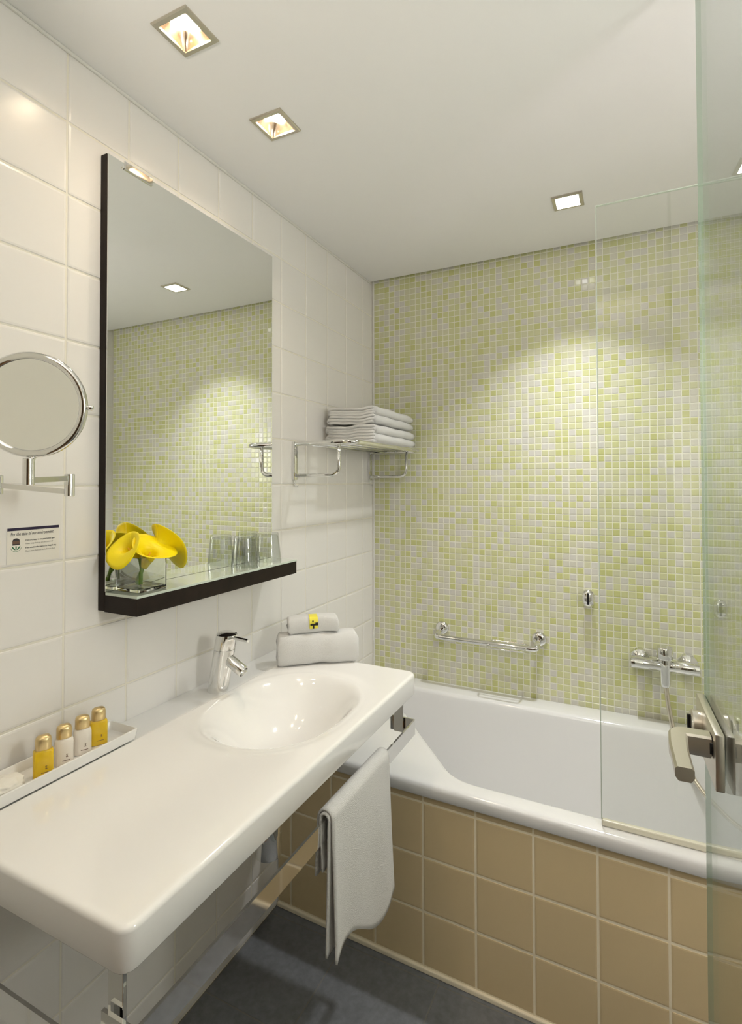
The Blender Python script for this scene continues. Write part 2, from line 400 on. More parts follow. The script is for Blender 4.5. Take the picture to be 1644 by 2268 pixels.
# ================================================================== bathtub and its panel
XT0, XT1 = .002, XR-.002
def tub():
    bm = bmesh.new(); zr = .525
    poly = [(.590, -.702), (1.69, -.722), (1.69, -.112), (.115, -.112), (.125, -.150)]
    con = [p.to_2d() for p in fillet([(x, y, 0) for x, y in poly], [.07, .12, .12, .10, .03], 10, closed=True)]
    # resample evenly
    Ls = [0]
    for a, b in zip(con, con[1:]+con[:1]): Ls.append(Ls[-1] + (b-a).length)
    N = 220; pts = []
    for k in range(N):
        s = Ls[-1]*k/N; i = max(j for j in range(len(con)) if Ls[j] <= s)
        a, b = con[i], con[(i+1) % len(con)]; pts.append(a.lerp(b, (s-Ls[i])/max(Ls[i+1]-Ls[i], 1e-9)))
    nrm = []
    for k in range(N):
        t = (pts[(k+1) % N]-pts[k-1]).normalized(); nrm.append(Vector((t.y, -t.x)))   # outward for ccw
    c = Vector((.95, -.40))
    if (pts[0]-c).dot(nrm[0]) < 0: nrm = [-n for n in nrm]
    # outer rectangle by radial projection
    yb = -.0015
    def outer(p, inset):
        d = p-c; best = 1e9
        x0, x1, y1 = XT0+inset, XT1-inset, yb-inset
        if d.x > 0: best = min(best, (x1-c.x)/d.x)
        if d.x < 0: best = min(best, (x0-c.x)/d.x)
        if d.y > 0: best = min(best, (y1-c.y)/d.y)
        if d.y+.0258*d.x < -1e-6:   # front edge y = YF(x)-.016+inset
            best = min(best, (-.7344-.016+inset-.0258*c.x - c.y)/(d.y+.0258*d.x))
        return c + d*best
    out_i = {}
    def ring_outer(inset, z):
        ps = [outer(p, inset) for p in pts]
        corners = [(XT0+inset, yb-inset), (XT1-inset, yb-inset), (XT1-inset, YF(XT1)-.016+inset), (XT0+inset, YF(XT0)-.016+inset)]
        for q in corners:
            q = Vector(q); k = min(range(N), key=lambda i: (ps[i]-q).length); ps[k] = q
        return [bm.verts.new((p.x, p.y, z)) for p in ps]
    def ring_in(off, z): return [bm.verts.new((p.x-n.x*off, p.y-n.y*off, z)) for p, n in zip(pts, nrm)]
    rings = [ring_outer(.02, zr-.036), ring_outer(.002, zr-.037), ring_outer(0, zr-.034), ring_outer(0, zr-.014), ring_outer(.0035, zr-.005), ring_outer(.009, zr-.0012), ring_outer(.016, zr)]
    rings += [ring_in(-.012, zr), ring_in(-.004, zr-.0015), ring_in(.002, zr-.006), ring_in(.006, zr-.014), ring_in(.012, zr-.04)]
    for k in range(1, 9):
        z = zr-.04-.29*k/8; rings.append(ring_in(.012+.062*k/8, z))
    for a in (15, 35, 55, 75, 90):
        a = math.radians(a); rings.append(ring_in(.074+.09*(1-math.cos(a)), zr-.33-.075*math.sin(a)))
    for A, B in zip(rings, rings[1:]):
        for k in range(N): bm.faces.new((A[k], A[(k+1) % N], B[(k+1) % N], B[k]))
    cv = bm.verts.new((c.x, c.y, zr-.41))
    for k in range(N): bm.faces.new((rings[-1][k], rings[-1][(k+1) % N], cv))
    return bm
tb = thing('bathtub', 'built in white enamel bathtub along the mosaic wall', 'bathtub', (.9, -.38, FZ))
o = obj('tub_shell', tub(), M['enamel'], None, auto=40); o.parent = tb; o.matrix_parent_inverse = Matrix.Translation((-.9, .38, -FZ))
def at(o, t):
    o.parent = t; o.matrix_parent_inverse = Matrix.Translation(-t.location); return o
at(obj('overflow_cover', lathe([(0, .012), (.028, .010), (.033, .004), (.033, 0), (0, 0)], 28, mtx=to_axis((1.60, -.42, .40), (-1, 0, .2))), M['chrome'], smooth=True), tb)
# panel
ang = math.atan(-.0258)
bp = struct(obj('wall_bath', box((0, .0013, FZ), (XR-.004, .05, .487)), M['grout_beige']), 'low beige tiled wall closing the bathtub front', 'wall')
bp.location = (.002, YF(0), 0); bp.rotation_euler = (0, 0, ang)
bpy.context.view_layer.update()
MB = bp.matrix_world.copy()
def place_panel(u, v): return Matrix(((1, 0, 0, u), (0, 0, -1, .0065), (0, 1, 0, v), (0, 0, 0, 1)))
before = set(bpy.data.objects)
tiles('panel_tile', bp, cuts(.0, XR-.004, .511, P), [.0035, .1557, .3087, .4617, .4868], .0045, .0065, .0022, M['tile_beige'], place_panel, .001)
for q in set(bpy.data.objects)-before: q.parent = bp; q.matrix_parent_inverse = Matrix.Identity(4)
sk = obj('sealing_strip', box((0, -.006, FZ), (XR-.004, .0055, .0020), .003), M['grout_beige'], bp)

# bath screen
sc = thing('bath_screen', 'frameless clear glass screen standing on the bathtub rim', 'glass screen', (1.4, -.738, .526))
at(obj('glass_pane', box((.982, -.741, .541), (XR-.012, -.735, 2.072)), M['pane']), sc)
bm = bmesh.new()
box((.980, -.7414, .541), (.9822, -.7346, 2.072), bm=bm); box((.980, -.7414, 2.0718), (XR-.012, -.7346, 2.074), bm=bm)
at(obj('polished_edge', bm, M['clip_edge']), sc)
at(obj('bottom_seal', box((.981, -.745, .5255), (XR-.012, -.732, .541), .003), M['rubber']), sc)
at(obj('wall_profile', box((XR-.014, -.748, .5255), (XR-.0065, -.728, 2.074), .002), M['chrome']), sc)

# ================================================================== washbasin
def vanity():
    bm = bmesh.new()
    X0, X1, Y0, Y1, Z, ZB = .0006, .497, -1.736, -.745, .830, .772
    r = .008
    gx = sorted({round(r0, 5) for r0 in [X0 + (X1-r-X0)*k/96 for k in range(97)]} | {.096, .098, .100, .102, .104})
    gy = [Y0+r + (Y1-Y0-2*r)*k/196 for k in range(197)]
    cx, cy, a, b = .283, -1.098, .172, .224
    def zt(x, y):
        z = Z
        t = min(max((x-.096)/.008, 0), 1); t = t*t*(3-2*t); z -= .005*(1-t)
        n = 2.35; rho = ((abs(x-cx)/a)**n + (abs(y-cy)/b)**n)**(1/n)
        # slightly squarer towards the tap side
        if rho < 1: z -= .124*(1-rho**2.9)**1.9
        e = max(0, (rho-1)); z -= .003*math.exp(-(e/.08)**2) if rho >= 1 else .003
        return z
    def rnd(x, y):
        # round the two front corners
        for sy, rc in ((-1, .012), (1, .020)):
            yc = gy[0]+rc if sy < 0 else gy[-1]-rc
            xc = gx[-1]-rc
            u, v = (x-xc)/rc, (y-yc)/rc*sy
            if u > 0 and v > 0:
                return xc + rc*u*math.sqrt(1-v*v/2), yc + sy*rc*v*math.sqrt(1-u*u/2)
        return x, y
    top = [[None]*len(gy) for _ in gx]; bot = [[None]*len(gy) for _ in gx]
    for i, x in enumerate(gx):
        for j, y in enumerate(gy):
            px_, py_ = rnd(x, y); z = zt(px_, py_)
            top[i][j] = bm.verts.new((px_, py_, z)); bot[i][j] = bm.verts.new((px_, py_, min(ZB, z-.014)))
    for i in range(len(gx)-1):
        for j in range(len(gy)-1):
            bm.faces.new((top[i][j], top[i+1][j], top[i+1][j+1], top[i][j+1]))
            bm.faces.new((bot[i][j], bot[i][j+1], bot[i+1][j+1], bot[i+1][j]))
    I, J = len(gx)-1, len(gy)-1
    per = [(i, 0) for i in range(I)] + [(I, j) for j in range(J)] + [(i, J) for i in range(I, 0, -1)] + [(0, j) for j in range(J, 0, -1)]
    pt = [top[i][j] for i, j in per]; pb = [bot[i][j] for i, j in per]; N = len(per)
    nr = []
    for k, (i, j) in enumerate(per):
        if i == 0: nr.append(Vector((0, 0)) if 0 < j < J else Vector((0, -1 if j == 0 else 1))); continue
        t = (pt[(k+1) % N].co - pt[k-1].co).to_2d()
        nr.append(Vector((t.y, -t.x)).normalized())
    rings = [pt]
    for d in (25, 50, 75, 90):
        d = math.radians(d)
        rings.append([bm.verts.new((v.co.x+n.x*r*math.sin(d), v.co.y+n.y*r*math.sin(d), v.co.z-r*(1-math.cos(d)))) for v, n in zip(pt, nr)])
    for d in (90, 60, 30):
        d = math.radians(d); q = r
        rings.append([bm.verts.new((v.co.x+n.x*q*math.sin(d), v.co.y+n.y*q*math.sin(d), ZB+.004-.004*math.cos(d))) for v, n in zip(pt, nr)])
    rings.append(pb)
    for A, B in zip(rings, rings[1:]):
        for k in range(N):
            try: bm.faces.new((A[k], B[k], B[(k+1) % N], A[(k+1) % N]))
            except ValueError: pass
    bmesh.ops.remove_doubles(bm, verts=bm.verts[:], dist=1e-6)
    return bm
vn = thing('washbasin', 'long white ceramic washbasin with wide counter and rounded oval bowl', 'washbasin', (.25, -1.24, .772))
at(obj('basin_body', vanity(), M['ceramic'], auto=60), vn)
ho = lathe([(0, .0005), (.0085, .0005), (.0105, -.001), (.0105, -.004), (0, -.004)], 24, mtx=to_axis((.1385, -1.108, .7855), (.78, 0, .62)))
at(obj('overflow_hole', ho, M['black']), vn)
at(obj('drain', lathe([(0, .006), (.018, .006), (.024, .003), (.031, .0015), (.031, -.004), (0, -.004)], 28, mtx=Matrix.Translation((.283, -1.098, .7048))), M['chrome'], smooth=True), vn)
# trap below
tr = thing('drain_trap', 'chrome drain trap under the washbasin', 'drain trap', (.25, -1.12, .46))
at(obj('trap_body', lathe([(0, 0), (.024, .001), (.031, .006), (.033, .014), (.033, .085), (.030, .094), (.017, .10), (.017, .215), (0, .215)], 30, mtx=Matrix.Translation((.25, -1.12, .462))), M['chrome'], auto=35), tr)
at(obj('waste_pipe', tube(fillet([(.25, -1.12, .545), (.12, -1.12, .545), (.001, -1.12, .545)], .02), .016), M['chrome'], smooth=True), tr)
at(obj('wall_rosette', cyl((.0005, -1.12, .545), (1, 0, 0), .034, .008, .003), M['chrome'], auto=40), tr)

# flat chrome towel rail under the front edge
rl = thing('towel_rail', 'flat chrome band towel rail running under the basin front', 'towel rail', (.497, -1.25, .665))
def band(pts, h, t, bm=None):
    pts = fillet(pts, .006, 4)
    return tube(pts, 0, prof=[(-h/2, -t/2), (h/2, -t/2), (h/2, t/2), (-h/2, t/2)], up=Vector((0, 0, 1)), bm=bm)
at(obj('rail_band', band([(.425, -.772, .684), (.499, -.772, .684), (.499, -1.722, .684), (.44, -1.722, .684)], .040, .005), M['chrome']), rl)
for y in (-.782, -1.712):
    at(obj('hanger', box((.440, y-.003, .666), (.468, y+.003, .7735), .0008), M['chrome']), rl)
    at(obj('mounting_plate', box((.425, y-.028 if y > -1 else y-.005, .7685), (.486, y+.005 if y > -1 else y+.028, .7722), .0008), M['chrome']), rl)
at(obj('side_bar', band([(.001, -1.738, .648), (.20, -1.738, .648), (.438, -1.738, .648)], .040, .005), M['chrome']), rl)

# basin mixer tap
fx, fy = .066, -1.093
tp = thing('basin_tap', 'chrome single lever basin tap with leaning body', 'tap', (fx, fy, .8245))
ax = Vector((.030, 0, .152)); al = ax.length; ad = ax.normalized()
bm = lathe([(.0, 0), (.0275, 0), (.0275, al*.735), (.0268, al*.74)], 40)
bmesh.ops.transform(bm, matrix=Matrix(((1, 0, ax.x/al, fx), (0, 1, 0, fy), (0, 0, ax.z/al, .8248), (0, 0, 0, 1))), verts=bm.verts[:])
at(obj('tap_body', bm, M['chrome'], auto=40), tp)
bm = lathe([(.0268, al*.742), (.0275, al*.747), (.0272, al*.985), (.0262, al*1.0)], 40)
bmesh.ops.transform(bm, matrix=Matrix(((1, 0, ax.x/al, fx), (0, 1, 0, fy), (0, 0, ax.z/al, .8248), (0, 0, 0, 1))), verts=bm.verts[:])
at(obj('lever_head', bm, M['chrome'], auto=40), tp)
bm = lathe([(.0262, 0), (.020, .003), (0, .0045)], 40, mtx=Matrix.Translation((fx+ax.x, fy, .8248+ax.z)) @ Matrix.Rotation(.15, 4, 'Y'))
at(obj('head_cap', bm, M['chrome'], auto=60), tp)
at(obj('lever', cyl((fx+ax.x+.015, fy-.002, .971), (1, -.05, -.03), .0048, .060, .001, 16), M['chrome'], auto=40), tp)
at(obj('spout', lathe([(0, 0), (.0155, 0), (.0155, .071), (.0145, .0725), (.013, .0725), (.012, .066), (0, .066)], 30, mtx=to_axis((fx+.022, fy, .919), (1, 0, -.52))), M['chrome'], auto=40), tp)

# ================================================================== wall mirror with shelf
mi = thing('wall_mirror', 'large rectangular mirror on dark wood board with shelf ledge', 'mirror', (.01, -1.1, 1.093))
at(obj('backing_board', box((.0008, -1.4015, 1.0955), (.0195, -.797, 2.105), .0008), M['wood']), mi)
at(obj('mirror_glass', box((.0196, -1.400, 1.137), (.0225, -.797, 2.1045)), M['mirror']), mi)
at(obj('shelf_board', box((.0196, -1.4005, 1.0935), (.1195, -.802, 1.1305), .0008), M['wood']), mi)
at(obj('shelf_glass', box((.0226, -1.4005, 1.1307), (.1205, -.802, 1.1365), .0006), M['shelf_glass']), mi)
at(obj('mirror_clip', box((.010, -1.360, 2.090), (.0265, -1.280, 2.1085), .0015), M['chrome']), mi)
ZS = 1.1367
# tumblers, upside down
def tumbler(x, y, label):
    g = [(.0372, 0), (.0380, .0006), (.0384, .003), (.0302, .082), (.0290, .0855), (.026, .0865), (0, .0865)]
    inn = [(0, .079), (.0265, .079), (.0285, .0765), (.0371, .003), (.0372, 0)]
    t = tag(obj('drinking_glass', lathe(g + inn, 40), M['glass'], smooth=True), label, 'glass', 'upturned tumblers on the mirror shelf')
    t.location = (x, y, ZS); return t
tumbler(.066, -.985, 'clear upturned tumbler on the shelf, nearer the flower vase')
tumbler(.062, -.868, 'clear upturned tumbler at the far end of the shelf')
# vase
vx, vy, vh = .0635, -1.340, .0385
M['vase'] = mat('vase_glass', (1, 1, 1), .0, trans=1, ior=1.45)
va = thing('flower_vase', 'square clear glass vase of water on the mirror shelf', 'vase', (vx, vy, ZS))
def vase():
    bm = bmesh.new()
    def sq(a, z, r=.005):
        pts = fillet([(-a, -a, z), (a, -a, z), (a, a, z), (-a, a, z)], r, 3, closed=True)
        return [bm.verts.new(p) for p in pts]
    H = .076
    rr = [sq(vh-.001, 0), sq(vh, .001), sq(vh, H-.001), sq(vh-.001, H), sq(vh-.0018, H), sq(vh-.0023, H-.001, .004), sq(vh-.0023, .008, .004), sq(vh-.005, .006, .003)]
    for A, B in zip(rr, rr[1:]):
        for k in range(len(A)): bm.faces.new((A[k], A[(k+1) % len(A)], B[(k+1) % len(A)], B[k]))
    bm.faces.new(rr[0][::-1]); bm.faces.new(rr[-1])
    return bm
obj('vase_glass', vase(), M['vase'], va, auto=35)
obj('water', box((-vh+.0027, -vh+.0027, .0085), (vh-.0027, vh-.0027, .027)), M['water'], va)
# calla lilies
def calla(stem_pts, head_base, axis, side, size, label, twist=0, flare=1.0):
    """spathe: a funnel that opens into a pointed, rolled rim; axis = direction it grows, side = direction of the tip"""
    t = thing('calla_lily', label, 'flower', stem_pts[0], group='yellow flowers in the vase')
    axis = Vector(axis).normalized(); side = (Vector(side) - axis*Vector(side).dot(axis)).normalized(); w = axis.cross(side)
    hb = Vector(head_base)
    path = fillet(list(stem_pts) + [hb], .02, 6)
    at(obj('stem', tube(path, .0036, 10), M['stem'], smooth=True), t)
    bm = bmesh.new(); NU, NV = 44, 20; G = []
    for i in range(NV+1):
        v = i/NV; row = []
        for k in range(NU+1):
            u = k/NU; ph = (u-.5)*2*math.pi*1.05          # ph = 0 towards the tip
            c = (1+math.cos(ph))/2
            r = size*(.075 + .17*v**.9 + .16*v**3)
            lip = max(0, (v-.62)/.38)
            out = r + size*flare*lip**1.7*(.20 + .34*c**3) + .0009*(u-.5)
            h = size*(.80*v*(1+.16*c)) - size*flare*lip**2.2*(.05 + .30*c**4)
            p = hb + axis*h + side*math.cos(ph)*out + w*math.sin(ph)*out*(1-.30*c**4*lip)
            p += w*size*.05*lip*math.sin(ph*2+twist)
            row.append(bm.verts.new(p))
        G.append(row)
    for i in range(NV):
        for k in range(NU): bm.faces.new((G[i][k], G[i][k+1], G[i+1][k+1], G[i+1][k]))
    o = obj('spathe', bm, M['yellow'], smooth=True); at(o, t)
    md = o.modifiers.new('thickness', 'SOLIDIFY'); md.thickness = .0011
    at(obj('spadix', tube([hb+axis*size*.1, hb+axis*size*.35, hb+axis*size*.58], [.003, .0036, .0012], 10), M['spadix'], smooth=True), t)
    return t
B0 = Vector((vx, vy, ZS))
calla([B0+V(.012, -.012, .013), B0+V(.006, -.006, .05)], B0+V(.002, -.010, .070), (-.05, -.70, .68), (.35, -.70, -.45), .064,
      'yellow calla lily bending towards the dark mirror edge')
calla([B0+V(-.010, -.004, .013), B0+V(.004, 0, .05)], B0+V(.012, -.004, .048), (.50, -.05, .84), (.1, .75, .55), .074,
      'yellow calla lily standing upright in the middle of the vase')
calla([B0+V(.010, -.018, .013), B0+V(.006, 0, .05)], B0+V(.008, .010, .070), (.12, .80, .58), (.25, .75, -.62), .080,
      'yellow calla lily with pointed tip arching towards the tumblers')

# ================================================================== magnifying mirror on arms
mc = V(.205, -1.675, 1.4985); tc = (V(1.0496, -2.1927, 1.376)-mc).normalized()
nrm = (tc + V(-.38, -.19, .06)).normalized()
mg = thing('shaving_mirror', 'round chrome magnifying mirror on folding wall arms', 'mirror', (.0, -1.655, 1.3755))
RM = .0835
MT = to_axis(mc, nrm)
prof = [(RM-.012, .0035), (RM-.0095, .0062), (RM-.005, .0072), (RM-.0012, .0055), (RM, 0), (RM-.0012, -.0055), (RM-.006, -.009), (0, -.011)]
at(obj('rim', lathe(prof, 64, mtx=MT), M['chrome'], smooth=True), mg)
Rc = .55; a0 = RM-.0115
pr2 = [(a0*k/10, .0033 - (a0*a0-(a0*k/10)**2)/(2*Rc)*.55) for k in range(11)]
at(obj('magnifying_glass', lathe(pr2, 64, mtx=MT), M['mirror'], smooth=True), mg)
rgt = Vector((0, 0, 1)).cross(nrm).normalized(); upv = nrm.cross(rgt)
at(obj('pivot_knob', lathe([(0, .008), (.003, .0075), (.0042, .005), (.0042, 0), (.002, -.004), (0, -.004)], 16, mtx=to_axis(mc+rgt*(RM+.001)-upv*.003, rgt)), M['chrome'], smooth=True), mg)
pj = V(.205, -1.679, 1.375)       # joint under the mirror
hj = V(.150, -1.573, 1.371)       # folding hinge
wj = V(.048, -1.637, 1.3755)      # wall joint
at(obj('mirror_post', tube([mc-upv*(RM-.002)-nrm*.002, pj+V(0, 0, .03)], .0045, 12), M['chrome'], smooth=True), mg)
at(obj('joint_sleeve', cyl(pj+V(0, 0, -.003), (0, 0, 1), .0085, .042, .001, 20), M['chrome'], auto=40), mg)
at(obj('hinge_sleeve', cyl(hj+V(0, 0, -.0195), (0, 0, 1), .0085, .040, .001, 20), M['chrome'], auto=40), mg)
def flat_arm(a, b): return tube([a, b], 0, prof=[(-.0045, -.003), (.0045, -.003), (.0045, .003), (-.0045, .003)], up=Vector((0, 0, 1)))
at(obj('arm', flat_arm(pj+V(0, 0, .005), hj+V(0, 0, .0125)), M['chrome']), mg)
at(obj('arm', flat_arm(hj+V(0, 0, -.0115), wj+V(0, 0, -.004)), M['chrome']), mg)
at(obj('wall_joint', cyl(wj+V(0, 0, -.02), (0, 0, 1), .0085, .034, .001, 20), M['chrome'], auto=40), mg)
at(obj('wall_plate', lathe([(0, 0), (.030, 0), (.0305, .004), (.026, .008), (.010, .010), (.009, .046), (0, .047)], 36, mtx=to_axis((.0005, -1.637, 1.3755), (1, 0, 0))), M['chrome'], auto=40), mg)

# ================================================================== notice on the wall
cd = thing('notice_card', 'small printed notice with navy stripe stuck on the tiles', 'notice', (.0004, -1.5425, 1.257))
CY0, CY1, CZ0, CZ1 = -1.5935, -1.4920, 1.2215, 1.2900
at(obj('card', box((.0004, CY0, CZ0), (.0010, CY1, CZ1)), M['paper']), cd)
at(obj('stripe', box((.0008, CY0+.0005, CZ1-.0055), (.0013, CY1-.0005, CZ1-.0002)), M['navy']), cd)
def text(s, y, z, size, m, shear=0, width=None, parent=cd):
    c = bpy.data.curves.new('lettering', 'FONT'); c.body = s; c.size = size; c.shear = shear; c.extrude = .0001; c.fill_mode = 'BOTH'
    o = bpy.data.objects.new('lettering', c); COL.objects.link(o)
    bpy.context.view_layer.update()
    w = o.dimensions.x
    if width and w: c.size = size; o.scale = (width/w, 1, 1)
    sc_x = o.scale.x
    me = bpy.data.meshes.new_from_object(o); bpy.data.objects.remove(o)
    me.materials.clear(); me.materials.append(m)
    o = bpy.data.objects.new('lettering', me); COL.objects.link(o); o.scale = (sc_x, 1, 1)
    o.matrix_world = Matrix(((0, 0, 1, .00125), (1, 0, 0, y), (0, 1, 0, z), (0, 0, 0, 1))) @ Matrix.Diagonal((o.scale.x, 1, 1, 1))
    o.parent = parent; o.matrix_parent_inverse = Matrix.Translation(-parent.location)
    return o
text('For the sake of our environment', CY0+.006, CZ1-.0150, .0092, M['ink'], .25, .083)
text('If you are happy to use your towels again', CY0+.034, CZ1-.0265, .0044, M['ink'], 0, .058)
text('Please hang them up on the towel rail', CY0+.034, CZ1-.0330, .0044, M['ink_grey'], 0, .054)
text('If you would prefer them to be changed daily', CY0+.034, CZ1-.0410, .0044, M['ink'], 0, .061)
text('Please leave them on the bathroom floor', CY0+.034, CZ1-.0475, .0044, M['ink_grey'], 0, .059)
ly, lz = CY0+.0165, CZ1-.034
def plate(pts, x0, x1):
    bm = bmesh.new(); A = [bm.verts.new((x0, y, z)) for y, z in pts]; B = [bm.verts.new((x1, y, z)) for y, z in pts]
    bm.faces.new(A[::-1]); bm.faces.new(B); n = len(pts)
    for k in range(n): bm.faces.new((A[k], A[(k+1) % n], B[(k+1) % n], B[k]))
    return bm
dome = [(ly-.0068, lz+.001)] + [(ly+.0068*math.cos(math.radians(a)), lz+.0085+.0055*math.sin(math.radians(a))) for a in range(180, -1, -20)][::1] + [(ly+.0068, lz+.001)]
at(obj('emblem_crest', plate(dome, .0010, .0013), M['ink']), cd)
at(obj('emblem_band', plate([(ly-.0064, lz+.0035), (ly+.0064, lz+.0035), (ly+.0064, lz+.0088), (ly-.0064, lz+.0088)], .0012, .0014), M['ink_brown']), cd)
for s in (-1, 1):
    leaf = [(ly+s*.0008, lz-.0085), (ly+s*.0040, lz-.0072), (ly+s*.0072, lz-.0035), (ly+s*.0078, lz-.0002), (ly+s*.0048, lz-.0030), (ly+s*.0020, lz-.0062)]
    at(obj('emblem_leaf', plate(leaf, .0010, .0013), M['ink_green']), cd)
at(obj('emblem_sprout', plate([(ly-.0009, lz-.0070), (ly+.0009, lz-.0070), (ly+.0012, lz-.0012), (ly-.0012, lz-.0012)], .0010, .0013), M['ink_green']), cd)
arc = [(ly+.0100*math.cos(math.radians(a)), lz-.0025+.0090*math.sin(math.radians(a))) for a in range(190, 351, 10)]
arc += [(ly+.0094*math.cos(math.radians(a)), lz-.0025+.0084*math.sin(math.radians(a))) for a in range(350, 189, -10)]
at(obj('emblem_ring', plate(arc, .0010, .0012), M['ink_green']), cd)

# ================================================================== tray and toiletries
TY0, TY1 = -1.725, -1.380
ty = thing('amenity_tray', 'long white ceramic tray with raised rim on the basin ledge', 'tray', (.065, (TY0+TY1)/2, .8262))
def tray():
    bm = bmesh.new(); x0, x1, zb = .018, .104, .8305
    def rr(i, z, r=.006):
        return [bm.verts.new(p) for p in fillet([(x0+i, TY0+i, z), (x1-i, TY0+i, z), (x1-i, TY1-i, z), (x0+i, TY1-i, z)], r, 4, closed=True)]
    rs = [rr(.006, zb), rr(.003, zb+.001), rr(0, zb+.021), rr(.0005, zb+.0218), rr(.0035, zb+.0218), rr(.004, zb+.021), rr(.007, zb+.005, .004), rr(.010, zb+.004, .003)]
    for A, B in zip(rs, rs[1:]):
        for k in range(len(A)): bm.faces.new((A[k], A[(k+1) % len(A)], B[(k+1) % len(A)], B[k]))
    bm.faces.new(rs[0][::-1]); bm.faces.new(rs[-1]); return bm
at(obj('tray_body', tray(), M['ceramic'], auto=40), ty)
at(obj('foot_rib', box((.022, TY0+.01, .8252), (.030, TY1-.01, .831)), M['ceramic']), ty)
ZT = .8347
def oval(a, b, z, n=28, e=2.6):
    return [(math.copysign(abs(math.cos(2*math.pi*k/n))**(2/e), math.cos(2*math.pi*k/n))*a, math.copysign(abs(math.sin(2*math.pi*k/n))**(2/e), math.sin(2*math.pi*k/n))*b, z) for k in range(n)]
def loft(rings):
    bm = bmesh.new(); R = [[bm.verts.new(p) for p in r] for r in rings]; n = len(R[0])
    for A, B in zip(R, R[1:]):
        for k in range(n): bm.faces.new((A[k], A[(k+1) % n], B[(k+1) % n], B[k]))
    bm.faces.new(R[0][::-1]); bm.faces.new(R[-1]); return bm
def bottle(x, y, rz, kind, label):
    t = thing('toiletry_bottle', label, 'bottle', (x, y, ZT), (0, 0, rz), 'miniature toiletry bottles on the tray')
    m = M['amber'] if kind == 'gel' else M['bottle_white']
    a, b = (.0165, .0105) if kind == 'gel' else (.0165, .0115)
    if kind == 'gel':
        R = [oval(a-.001, b-.001, 0, e=5), oval(a, b, .001, e=5), oval(a, b, .046, e=5), oval(a-.0012, b-.001, .0485, e=4), oval(a*.70, b*.8, .0505, e=2.5), oval(a*.70, b*.8, .053, e=2.5)]
    else:
        R = [oval(a-.001, b-.001, 0), oval(a, b, .001), oval(a, b, .042), oval(a-.001, b-.0008, .047), oval(a-.004, b-.002, .0505), oval(a*.7, b*.7, .052)]
    obj('bottle_body', loft(R), m, t, auto=40)
    c0 = .0505; ca, cb = .0132, .0105
    obj('cap', loft([oval(ca, cb, c0), oval(ca+.0003, cb+.0003, c0+.001), oval(ca, cb, c0+.016), oval(ca-.001, cb-.001, c0+.0205), oval(ca-.004, cb-.004, c0+.0235), oval(ca-.009, cb-.007, c0+.0246)]), M['gold'], t, auto=40)
    # little printed mark on the face that points to the room (local -y)
    yb = -b-.00015
    bm = bmesh.new()
    for q in range(3):
        w = (.0030, .0022, .0036)[q]; zc = .021-q*.0022
        box((.004-w/2, yb, zc-.0006), (.004+w/2, yb+.0004, zc+.0006), bm=bm)
    box((-.004, yb, .0095), (.009, yb+.0004, .0105), bm=bm)
    obj('printed_mark', bm, M['ink_brown'], t)
    return t
RZ = math.radians(62)
bottle(.073, -1.567, RZ, 'gel', 'amber gel bottle with gold cap beside the white wrapped soap')
bottle(.066, -1.522, RZ, 'lotion', 'white lotion bottle with gold cap, next to the amber bottle by the soap')
bottle(.061, -1.480, RZ, 'lotion', 'white lotion bottle with gold cap, next to the amber bottle at the tray end')
bottle(.056, -1.440, RZ, 'gel', 'amber gel bottle with gold cap nearest the empty tray end')
# wrapped soap / shower cap at the tray's hidden end
def wrap():
    bm = bmesh.new(); bmesh.ops.create_icosphere(bm, subdivisions=4, radius=1)
    rnd = random.Random(3)
    ph = [(rnd.uniform(3, 9), rnd.uniform(0, 6), Vector((rnd.gauss(0, 1), rnd.gauss(0, 1), rnd.gauss(0, 1))).normalized()) for _ in range(9)]
    for v in bm.verts:
        d = v.co.normalized(); s = 1+sum(.03*math.sin(f*d.dot(a)*2+p) for f, p, a in ph)
        v.co = Vector((d.x*.030*s, d.y*.040*s, max(d.z*.014*s, -.0105)+.0105))
    return bm
w_ = tag(obj('wrapped_soap', wrap(), M['paper'], smooth=True), 'white crinkled paper wrapped soap in the tray', 'soap'); w_.location = (.062, -1.637, ZT+.0002)

# ================================================================== towels
def folded(name, L, D, H, folds, m, label, cat, loc, rz, group=None, seed=1, tilt=0):
    """folded cloth: cushion-like slab with fold layers showing at the local -y face"""
    t = thing(name, label, cat, loc, (0, tilt, rz), group)
    rnd = random.Random(seed); zc = 0
    for q in range(folds):
        h = H/folds
        bm = bmesh.new(); nx, ny = 40, 20; r = h*.5; rings = []
        prof = []
        for k in range(ny):                     # rounded slab profile in y-z, swept along x
            a = 2*math.pi*k/ny; c, s = math.cos(a), math.sin(a); e = 2/5.0
            prof.append((math.copysign(abs(c)**e, c)*D/2, math.copysign(abs(s)**(.8), s)*h*.52))
        ph = [rnd.uniform(0, 6) for _ in range(6)]
        for i in range(nx+1):
            x = -L/2+L*i/nx; ed = min(i, nx-i)/nx
            sh = 1 - .25*max(0, 1-ed/.03)**2
            ring = []
            for y, z in prof:
                wy = .0022*math.sin(x*38+ph[0]+q) + .0012*math.sin(x*90+ph[1]); wz = .0012*math.sin(x*31+ph[2]+y*20) + .0007*math.sin(x*77+ph[3])
                ring.append(bm.verts.new((x + .002*math.sin(z*200+ph[4]), y*(1-(1-sh)*.08)+wy, zc+h/2+z*sh+wz)))
            rings.append(ring)
        for A, B in zip(rings, rings[1:]):
            for k in range(ny): bm.faces.new((A[k], A[(k+1) % ny], B[(k+1) % ny], B[k]))
        bm.faces.new(rings[0][::-1]); bm.faces.new(rings[-1])
        obj('fold_layer', bm, m, t, smooth=True)
        zc += h*.97
    return t
fd = math.atan2(.155, .196)
n2 = V(math.sin(fd), -math.cos(fd), 0)
mid = V(.2175, -.8295, 0)-n2*.043
